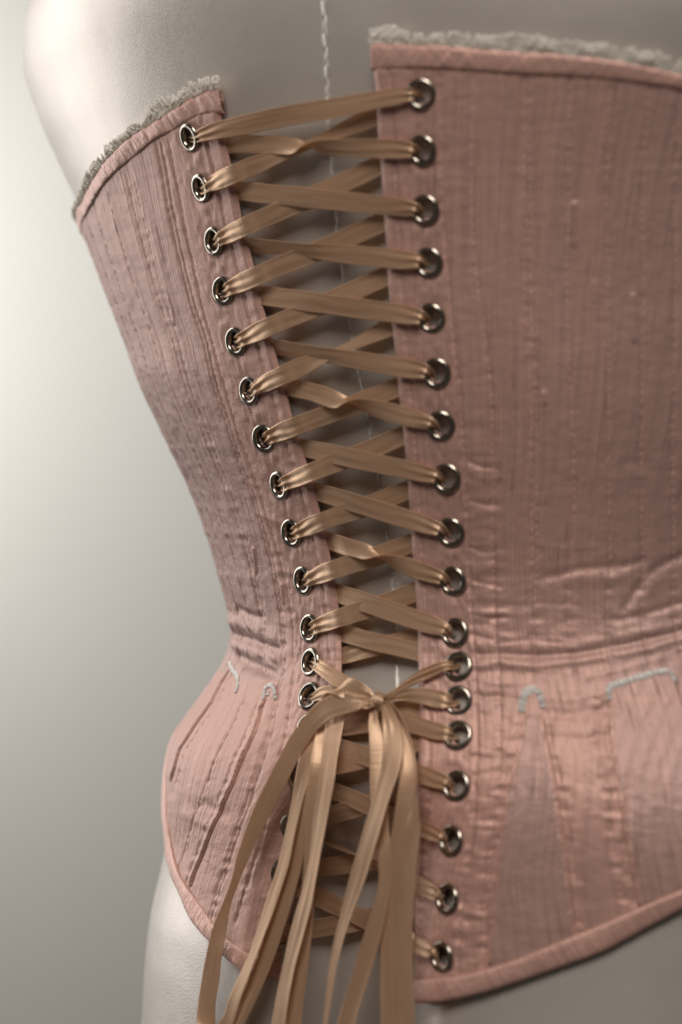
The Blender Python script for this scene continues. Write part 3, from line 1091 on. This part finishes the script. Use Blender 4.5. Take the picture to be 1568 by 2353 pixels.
def catmull(Pc, n):
    Pc = np.asarray(Pc, float)
    d = np.linalg.norm(np.diff(Pc[:, :3], axis=0), axis=1) ** 0.5
    tk = np.concatenate([[0], np.cumsum(np.maximum(d, 1e-6))])
    m = np.zeros_like(Pc)
    for i in range(len(Pc)):
        if i == 0: m[i] = (Pc[1] - Pc[0]) / (tk[1] - tk[0])
        elif i == len(Pc) - 1: m[i] = (Pc[-1] - Pc[-2]) / (tk[-1] - tk[-2])
        else:
            a = (Pc[i] - Pc[i - 1]) / (tk[i] - tk[i - 1]); b = (Pc[i + 1] - Pc[i]) / (tk[i + 1] - tk[i])
            h0 = tk[i] - tk[i - 1]; h1 = tk[i + 1] - tk[i]
            m[i] = (a * h1 + b * h0) / (h0 + h1)
    ts = np.linspace(0, tk[-1], n)
    out = np.zeros((n, Pc.shape[1]))
    for j, t in enumerate(ts):
        i = min(max(np.searchsorted(tk, t) - 1, 0), len(tk) - 2)
        h = tk[i + 1] - tk[i]; u = (t - tk[i]) / h
        out[j] = ((2 * u ** 3 - 3 * u ** 2 + 1) * Pc[i] + (u ** 3 - 2 * u ** 2 + u) * h * m[i]
                  + (-2 * u ** 3 + 3 * u ** 2) * Pc[i + 1] + (u ** 3 - u ** 2) * h * m[i + 1])
    return out


_rs = [100]


def ribbon(name, ctrl, *a, **k):
    global CLEFT
    CLEFT = not name.startswith('bow_')
    o = ribbon_(name, ctrl, *a, **k)
    CLEFT = True
    return o


def ribbon_(name, ctrl, pleat=0.33, label=None, crease=0.10, step=0.0006):
    """ctrl: (x, y, off mm, width mm, twist deg, gather 0..1)"""
    _rs[0] += 1
    sd = _rs[0]
    rows = []
    for c in ctrl:
        x, y, o_, w_, tw = c[:5]
        g = c[5] if len(c) > 5 else 0.0
        th, z = hit(x, y, o_)
        p = S3(th, z, o_)
        n_ = nrm(th, z)
        if name in ('bow_tail', 'bow_loop') and w_ > 3.5: w_ = w_ * 1.16
        rows.append(np.concatenate([p, n_, [w_ * 1e-3, math.radians(tw), g]]))
    rows = np.array(rows)
    Ltot = np.linalg.norm(np.diff(rows[:, :3], axis=0), axis=1).sum()
    n = max(12, int(Ltot / step))
    c = catmull(rows, n)
    pos = c[:, :3]; N = c[:, 3:6]; W = np.maximum(c[:, 6], .0008); tw = c[:, 7] + math.radians(9) * vnoise(np.linspace(0, Ltot, n) * 45, np.zeros(n), sd + 77, 1); g = np.clip(c[:, 8], 0, 1)
    Tn = np.gradient(pos, axis=0); Tn /= np.linalg.norm(Tn, axis=1)[:, None] + 1e-12
    N = N - (N * Tn).sum(1)[:, None] * Tn; N /= np.linalg.norm(N, axis=1)[:, None] + 1e-12
    B = np.cross(Tn, N)
    ct, st = np.cos(tw)[:, None], np.sin(tw)[:, None]
    B2 = B * ct + N * st; N2 = -B * st + N * ct
    k = 15
    j = np.linspace(-1, 1, k)
    L = np.concatenate([[0], np.cumsum(np.linalg.norm(np.diff(pos, axis=0), axis=1))])
    ph = sd * 1.7
    JJ = np.broadcast_to(j[None], (n, k)); LL = np.broadcast_to(L[:, None], (n, k))
    H = g[:, None] * pleat * 1.7 * np.sin(JJ * 6.3 + ph + 1.3 * np.sin(LL * 200 + ph)) * (1 - 0.35 * JJ ** 2)
    H = H + crease * vnoise(JJ * 1.6 + ph, LL * 60, sd, 2) + crease * .6 * vnoise(JJ * 4 + ph, LL * 25, sd + 500, 1)
    H = H + 0.12 * np.cos(JJ * 1.5 + .4 * math.sin(ph))
    H = H + 0.14 * np.abs(JJ) ** 8
    H = H * 1e-3
    Wn = W[:, None] * (1 + .04 * vnoise(LL * 150, JJ * 0, sd + 900, 1))
    C = pos[:, None] + B2[:, None] * (JJ * Wn * .5)[..., None] + N2[:, None] * H[..., None]
    tk = 0.00009
    top = C + N2[:, None] * tk; bot = C - N2[:, None] * tk
    ring = np.concatenate([top, bot[:, ::-1]], 1)          # closed tube section
    kk = ring.shape[1]
    uvr = np.concatenate([JJ * Wn * .5, (JJ * Wn * .5)[:, ::-1]], 1)
    uv = np.stack([uvr, np.broadcast_to(L[:, None] + sd * .37, uvr.shape)], -1).reshape(-1, 2)
    F_ = grid_faces(n, kk, wrap=True)
    ja = np.abs(np.concatenate([JJ, JJ[:, ::-1]], 1)).ravel()
    me = mesh_np(name, rel(rib, ring.reshape(-1, 3)), F_, uv=uv, attrs={'across': ja})
    o = link(name, me, rib, M_SATIN)
    if label: o['label'] = label
    return o


def E_(i, side):
    return (eyL if side < 0 else eyR)[i - 1]


# crossings: from the left eyelet over its own edge, then under the right panel
L_end = {2: (858, 268), 3: (868, 382), 4: (876, 512), 5: (885, 636), 6: (895, 752), 7: (907, 893), 8: (922, 1003), 9: (933, 1128),
         10: (942, 1250), 11: (950, 1362), 15: (958, 1708), 16: (955, 1812), 17: (952, 1960), 18: (950, 2090)}
R_end = {2: (518, 330), 3: (545, 438), 4: (570, 562), 5: (598, 678), 6: (627, 796), 7: (657, 886), 8: (692, 1028), 9: (725, 1128),
         10: (752, 1242), 11: (772, 1362), 14: (780, 1668), 15: (770, 1715), 16: (755, 1812), 17: (735, 1925), 18: (690, 2040)}


def edge_x(side, y):
    e = edgeL_px if side < 0 else edgeR_px
    ys = [p[1] for p in e]; xs = [p[0] for p in e]
    return float(np.interp(y, ys, xs))


def left_strand(i, mid=None, tw=0, w=6.7):
    x0, y0 = E_(i, -1); x1, y1 = L_end[i]
    sl = (y1 - y0) / (x1 - x0)
    def at(x, bow=0.0):
        u = (x - x0) / (x1 - x0)
        return y0 + (y1 - y0) * u + bow * math.sin(math.pi * u)
    c = [(x0 + 1, y0 + 2, -1.2, 3.4, 0, 1), (x0 + 5, y0 + 2, 0.9, 4.0, 0, 1), (x0 + 13, at(x0 + 13) + 2, 2.2, 4.6, 0, .9), (x0 + 24, at(x0 + 24) + 1, 2.0, 5.0, 0, .7)]
    xe = edge_x(-1, y0)
    c.append((x0 + 48, at(x0 + 48), 3.0, 6.2, 0, .35))
    c.append((xe + 2, at(xe + 2), 3.6, w - .4, 0, .12))
    c.append((xe + 34, at(xe + 34), 1.9, w - .3, 0, .1))
    c.append(((xe + x1) / 2 + 8, at((xe + x1) / 2 + 8, 3) + (mid or 0), 0.4, w * (.5 if tw else 1), tw, .1))
    c.append((x1 - 8, at(x1 - 8), -0.7, w - .3, 0 if not tw else tw * .3, .1))
    c.append((x1 + 26, at(x1 + 26), -0.9, w - .5, 0, .1))
    ribbon('lace_strand', c)


def right_strand(i, twist=0, mid=None, w=6.7):
    x0, y0 = E_(i, 1); x1, y1 = R_end[i]
    def at(x): return y0 + (y1 - y0) * (x - x0) / (x1 - x0)
    xe = edge_x(1, y0)
    c = [(x0 - 8, y0 + 2, -1.2, 3.2, 0, 1), (x0 - 13, y0 + 2, 0.9, 3.8, 0, 1), (x0 - 22, at(x0 - 22) + 1, 2.6, 4.4, 0, .9), (x0 - 34, at(x0 - 34), 2.8, 4.9, 0, .6)]
    c.append((x0 - 56, at(x0 - 56), 2.6, 6.0, 0, .3))
    c.append((xe - 6, at(xe - 6), 2.4, w - .3, 0, .12))
    xm = xe * .45 + x1 * .55
    if twist == 0:
        c.append((xm, at(xm), 1.9, w, 0, .1))
    else:
        c.append((xm + 45, at(xm + 45), 2.1, w - .6, twist * .25, .1))
        c.append((xm, at(xm) + (mid or 0), 2.0, w - 1.0, twist * .75, .1))
        c.append((xm - 45, at(xm - 45), 1.2, w - .6, twist * .95, .1))
    c.append((x1 + 12, at(x1 + 12), -0.3, w - .3, twist, .1))
    c.append((x1 - 24, at(x1 - 24), -0.9, w - .4, twist, .1))
    ribbon('lace_strand', c)


# first strand joins both top eyelets
ribbon('lace_strand', [(437, 318, -2, 2.6, 0, 1), (446, 317, .6, 3.2, 0, 1), (458, 312, 2.1, 4.0, 0, .9), (485, 303, 2.5, 5.2, 0, .5),
                       (530, 294, 2.6, 6.2, 0, .1), (650, 268, 3.2, 6.5, 0, 0), (770, 248, 3.2, 6.5, 0, 0), (865, 230, 2.6, 5.6, 0, .1),
                       (915, 222, 2.6, 5.0, 0, .3), (945, 217, 2.1, 3.8, 0, .8), (957, 217, .6, 3.2, 0, 1), (966, 219, -2, 2.8, 0, 1)],
       label='topmost strand lying flat over both top eyelets')
for i in (2, 3, 4, 5, 6, 7, 8, 9, 10, 11): left_strand(i, tw={2: 25, 6: 30}.get(i, 0))
for i in (15, 16, 17, 18): left_strand(i)
tw = {2: 180, 4: 25, 6: 15, 7: 180, 10: 180}
for i in (2, 3, 4, 5, 6, 7, 8, 9, 10, 11): right_strand(i, tw.get(i, 0), {7: 4, 10: -3}.get(i, 0))
for i in (15, 16, 17, 18): right_strand(i, {17: 60}.get(i, 0))
# the pair of strands above the bow that run under both edges
ribbon('lace_strand', [(745, 1440, -.9, 6, 0), (782, 1452, -.6, 6, 0, .2), (860, 1475, .6, 6, 0, .3), (958, 1498, -.6, 6, 0, .1), (990, 1506, -.9, 6, 0)])
ribbon('lace_strand', [(745, 1510, -.9, 6, 0), (782, 1508, -1.2, 6, 0, .2), (860, 1488, -.9, 6, 0, .2), (958, 1462, -1.2, 6, 0, .1), (990, 1450, -1.3, 6, 0)])
# behind the bow
ribbon('lace_strand', [(745, 1648, -.9, 6, 0), (785, 1648, -.5, 6, 0, .1), (860, 1638, .3, 6, 0, .1), (925, 1630, 0, 6, 0), (958, 1628, -.8, 6, 0), (985, 1626, -1, 6, 0)])
ribbon('lace_strand', [(1050, 1692, -2, 2.6, 0, 1), (1041, 1690, .6, 3.4, 0, 1), (1029, 1686, 2.1, 4.4, 0, .8), (1000, 1680, 2.6, 5.6, 0, .3),
                       (962, 1668, 2.6, 6, 0, .1), (915, 1655, 2.4, 6, 0, .1), (860, 1662, 1.2, 6, 0), (790, 1672, -.6, 6, 0), (750, 1676, -1, 6, 0)])
ribbon('lace_strand', [(745, 1500, -1.5, 6, 0), (755, 1560, -1.5, 6, 0), (745, 1620, -1.5, 6, 0)])

# ------------------------------------------------------------------ the bow
KX, KY, KO = 868, 1611, 6.0
# four ends coming out of the two pairs of eyelets at the waist
ribbon('bow_strand', [(714, 1523, -2, 2.6, 0, 1), (722, 1524, 1.0, 3.4, 10, 1), (738, 1534, 2.6, 4.4, 20, .6), (764, 1552, 3.4, 5.2, 30, .2),
                      (795, 1572, 4.2, 5.6, 30, .1), (825, 1590, 5.0, 4.4, 20, .3), (850, 1605, 5.6, 2.4, 10, .8), (868, 1611, 5.6, 2.0, 0, 1)], label='left strand rising into the knot')
ribbon('bow_strand', [(712, 1602, -2, 2.6, 0, 1), (720, 1601, 1.0, 3.6, 0, 1), (735, 1594, 2.6, 4.6, 0, .6), (762, 1592, 3.2, 4.8, 0, .2),
                      (800, 1598, 3.2, 4.6, 0, .2), (840, 1606, 4.2, 3.0, 0, .6), (866, 1611, 4.8, 2.0, 0, 1)])
ribbon('bow_strand', [(1052, 1533, -2, 2.6, 0, 1), (1043, 1530, 1.0, 2.8, 0, 1), (1024, 1530, 2.6, 3.2, 10, .9), (983, 1546, 3.6, 3.6, 30, .8),
                      (948, 1564, 4.4, 3.2, 20, .9), (918, 1583, 5.0, 2.4, 0, .9), (895, 1599, 5.6, 2.0, 0, 1), (870, 1609, 5.6, 1.8, 0, 1)], label='right strand rising into the knot')
ribbon('bow_strand', [(1050, 1613, -2, 2.6, 0, 1), (1041, 1612, 1.0, 3.8, 0, 1), (1025, 1609, 2.6, 5.2, 0, .6), (1000, 1605, 3.2, 5.8, 0, .2),
                      (968, 1599, 3.8, 5.2, 0, .2), (930, 1597, 4.4, 4.0, 20, .4), (900, 1602, 5.2, 2.6, 10, .8), (872, 1611, 5.6, 2.0, 0, 1)])
# big left loop: down on the outside, back up on the inside
ribbon('bow_loop', [(866, 1612, 6, 2.0, 0, 1), (846, 1612, 7, 2.8, -10, .9), (822, 1616, 8.5, 4.6, -10, .5), (790, 1618, 10, 6.4, 0, .1), (752, 1630, 11, 6.8, 8, .05), (716, 1662, 11, 5.8, 18),
                    (681, 1712, 10.8, 5.4, 22), (643, 1784, 10.2, 5.4, 25), (600, 1870, 9.5, 5.0, 30), (563, 1958, 9.5, 3.6, 45),
                    (541, 2024, 9.5, 2.9, 60), (521, 2080, 9.5, 3.0, 55), (504, 2142, 9.5, 4.4, 35), (494, 2190, 10, 5.2, 20), (485, 2250, 10, 6.0, 10), (476, 2310, 10.5, 5.6, 20),
                    (476, 2362, 10.5, 5.4, 60), (492, 2388, 9.5, 5.6, 120), (516, 2362, 8.5, 5.6, 170), (540, 2296, 8.5, 5.8, 185), (573, 2214, 8.5, 6.2, 200),
                    (603, 2130, 8.2, 6.2, 203), (630, 2052, 8, 6.0, 200), (650, 1988, 8, 6.0, 198), (668, 1905, 8, 5.8, 198), (686, 1826, 8, 5.4, 192),
                    (708, 1738, 8, 4.8, 165), (727, 1692, 7.6, 5.0, 165), (758, 1650, 7, 4.6, 170), (808, 1622, 6.0, 3.0, 175, .5), (862, 1613, 5.6, 2.0, 180, 1)],
       crease=.2, label='long bow loop hanging to the lower left')
# second loop starting with the dark fold that stands up left of the knot
ribbon('bow_loop', [(866, 1610, 6, 2.0, 0, 1), (846, 1600, 7.2, 4.2, 0, .5), (815, 1587, 8.6, 6.4, 0, .1), (786, 1580, 9.2, 6.6, -25, 0), (762, 1592, 7.6, 5.0, -70), (742, 1622, 6.2, 4.6, -60),
                    (728, 1680, 5.6, 5.0, -25), (715, 1760, 5.6, 5.2, -10), (704, 1850, 5.6, 5.2, 0), (690, 1930, 5.6, 5.2, 0), (672, 2010, 5.8, 5.4, 0), (650, 2090, 6, 5.4, 0),
                    (626, 2160, 6.2, 5.4, 0), (598, 2236, 6.4, 5.6, 0), (566, 2308, 6.5, 5.6, 0), (534, 2370, 6.5, 5.6, 0), (510, 2420, 6.5, 5.6, 0)],
       crease=.16, label='second loop folded over beside the knot')
ribbon('bow_tail', [(866, 1612, 6, 2.0, 0, 1), (838, 1612, 5.6, 2.6, 0, .8), (803, 1618, 6, 4.2, 0, .3), (776, 1645, 7.4, 6.0, 0, .1), (763, 1705, 8.4, 6.4, -10), (750, 1800, 9, 6.4, -15), (736, 1892, 9, 6.4, -12),
                    (722, 1980, 9, 6.4, -15), (707, 2060, 9, 6.4, -17), (688, 2130, 9, 6.4, -17), (668, 2210, 9, 6.6, -17), (652, 2290, 9, 6.8, -15), (640, 2370, 9, 6.8, -13), (634, 2430, 9, 6.6, 0)],
       crease=.18, label='broad tail hanging left of the gap')
ribbon('bow_tail', [(866, 1613, 5.5, 2.0, 0, 1), (838, 1614, 5.2, 2.6, 0, .7), (795, 1622, 5.6, 4.0, 0, .3), (756, 1660, 6.6, 5.0, 10, .1), (742, 1705, 7.2, 5.0, 20), (733, 1760, 7.8, 4.6, 30), (720, 1840, 7.6, 4.2, 35), (716, 1900, 7, 3.8, 30),
                    (712, 2000, 6.6, 4.0, 10), (705, 2100, 6.4, 5, 0), (692, 2200, 6.4, 5.4, 0), (680, 2300, 6.4, 5.6, 0), (672, 2420, 6.4, 5.6, 0)],
       crease=.16, label='tail half hidden behind the broad tail')
# right hand group
ribbon('bow_tail', [(868, 1612, 6, 2.0, 0, 1), (861, 1630, 6.2, 2.6, 0, .8), (859, 1660, 6, 3.4, 20, .4), (866, 1700, 5.6, 4.2, 25), (870, 1760, 5, 5, 20), (872, 1830, 5, 5.4, 10), (876, 1900, 5.4, 5.2, 0), (884, 1960, 5.8, 4.4, 0),
                    (885, 2020, 6, 3.6, 0), (876, 2080, 6.6, 4.4, 0), (862, 2134, 7, 5.0, 0), (842, 2200, 7.4, 6.0, -13), (820, 2274, 7.8, 6.4, -15), (800, 2340, 8, 6.6, -13), (786, 2400, 8, 6.6, -10)],
       crease=.16, label='tail running down to the middle of the bottom edge')
ribbon('bow_tail', [(870, 1612, 6.4, 2.2, 0, 1), (884, 1622, 8, 2.8, 10, .8), (896, 1652, 9, 4.2, 10, .4), (903, 1710, 9.4, 6.0, -5), (898, 1764, 9.4, 7.0, -12), (880, 1826, 9.2, 7.2, -15), (864, 1880, 9, 7.2, -17),
                    (846, 1940, 9, 6.8, -18), (822, 2020, 9, 6.2, -18), (803, 2080, 9, 5.4, -18), (780, 2160, 9, 4.4, -18), (765, 2230, 9, 3.8, -18), (750, 2340, 9, 3.4, -18), (743, 2410, 9, 3.4, -18)],
       crease=.18, label='foremost tail hanging straight down from the knot')
ribbon('bow_loop', [(872, 1612, 6.2, 2.0, 0, 1), (890, 1615, 7, 2.6, -30, .8), (917, 1640, 8, 3.4, -60, .4), (940, 1690, 8.4, 4.2, -68), (954, 1740, 8.6, 4.6, -70), (959, 1800, 8.6, 4.8, -68), (956, 1850, 8.4, 5.0, -50),
                    (951, 1892, 8.4, 5.2, -18), (943, 1958, 8.4, 5.8, -17), (936, 2024, 8.4, 6.4, -15), (931, 2080, 8.2, 6.4, -15), (928, 2164, 8, 6.6, -15), (929, 2234, 8, 6.8, -13), (934, 2340, 8, 6.8, -13), (936, 2420, 8, 6.4, 0)],
       crease=.18, label='outermost right loop seen edge on, turning flat lower down')
ribbon('bow_loop', [(870, 1613, 5.6, 2.0, 0, 1), (900, 1640, 6.2, 3.6, 20, .5), (926, 1700, 6.6, 4.6, 20, .1), (938, 1770, 6.6, 5.0, 15), (932, 1850, 6.2, 5.2, 10), (919, 1920, 5.8, 5.0, 5), (906, 1980, 5.6, 4.6, 0),
                    (898, 2060, 5.4, 4.4, 0), (893, 2150, 5.4, 4.8, 0), (895, 2250, 5.4, 5.6, 0), (899, 2360, 5.4, 6.0, 0), (900, 2420, 5.4, 6, 0)],
       crease=.16, label='inner right loop in the shade of the others')

ribbon('bow_strand', [(866, 1594, 3.5, 3.4, 0, .9), (867, 1601, 7.6, 3.8, 0, .9), (869, 1611, 9.0, 3.9, 0, .9), (871, 1621, 7.8, 3.8, 0, .9), (872, 1630, 4, 3.2, 0, .9)], label='short vertical wrap over the knot')
ribbon('bow_strand', [(836, 1606, 6.4, 3.0, 0, .6), (842, 1620, 8.2, 3.2, 10, .8), (852, 1618, 8.8, 2.8, 0, .9), (866, 1611, 7.4, 2.2, 0, 1)], label='small tucked fold left of the knot')
# the knot itself: a pleated wrap of ribbon
u = np.linspace(0, 2 * math.pi, 49)[:-1]; v = np.linspace(-1, 1, 21)
Vk = []
for vv in v:
    for uu in u:
        rr = 2.4 * math.sqrt(max(0, 1 - (vv * .93) ** 2)) ** 0.6 + .16 * math.sin(vv * 17 + 1.5 * math.sin(uu)) + .12 * math.sin(uu * 3 + vv * 4)
        Vk.append((vv * 2.6 + .35 * math.sin(uu), rr * math.cos(uu), 1.15 * rr * math.sin(uu)))
Vk = np.array(Vk) * 1e-3
thk, zk = hit(KX, KY, KO)
nk = nrm(thk, zk); tx = np.cross([0, 0, 1], nk); tx /= np.linalg.norm(tx); ty = np.cross(nk, tx)
pc = P(KX + 2, KY, KO + .6)
Vw = pc + Vk[:, :1] * tx * .9 + Vk[:, 1:2] * nk + Vk[:, 2:3] * ty
uvk = np.stack([np.repeat(v, 48) * .003, np.tile(u, 21) * .002], -1)
link('knot', mesh_np('knot', rel(rib, Vw), grid_faces(21, 48, wrap=True), uv=uvk), rib, M_SATIN)

for o in scene.objects:
    if o.type == 'MESH': o.data.update()
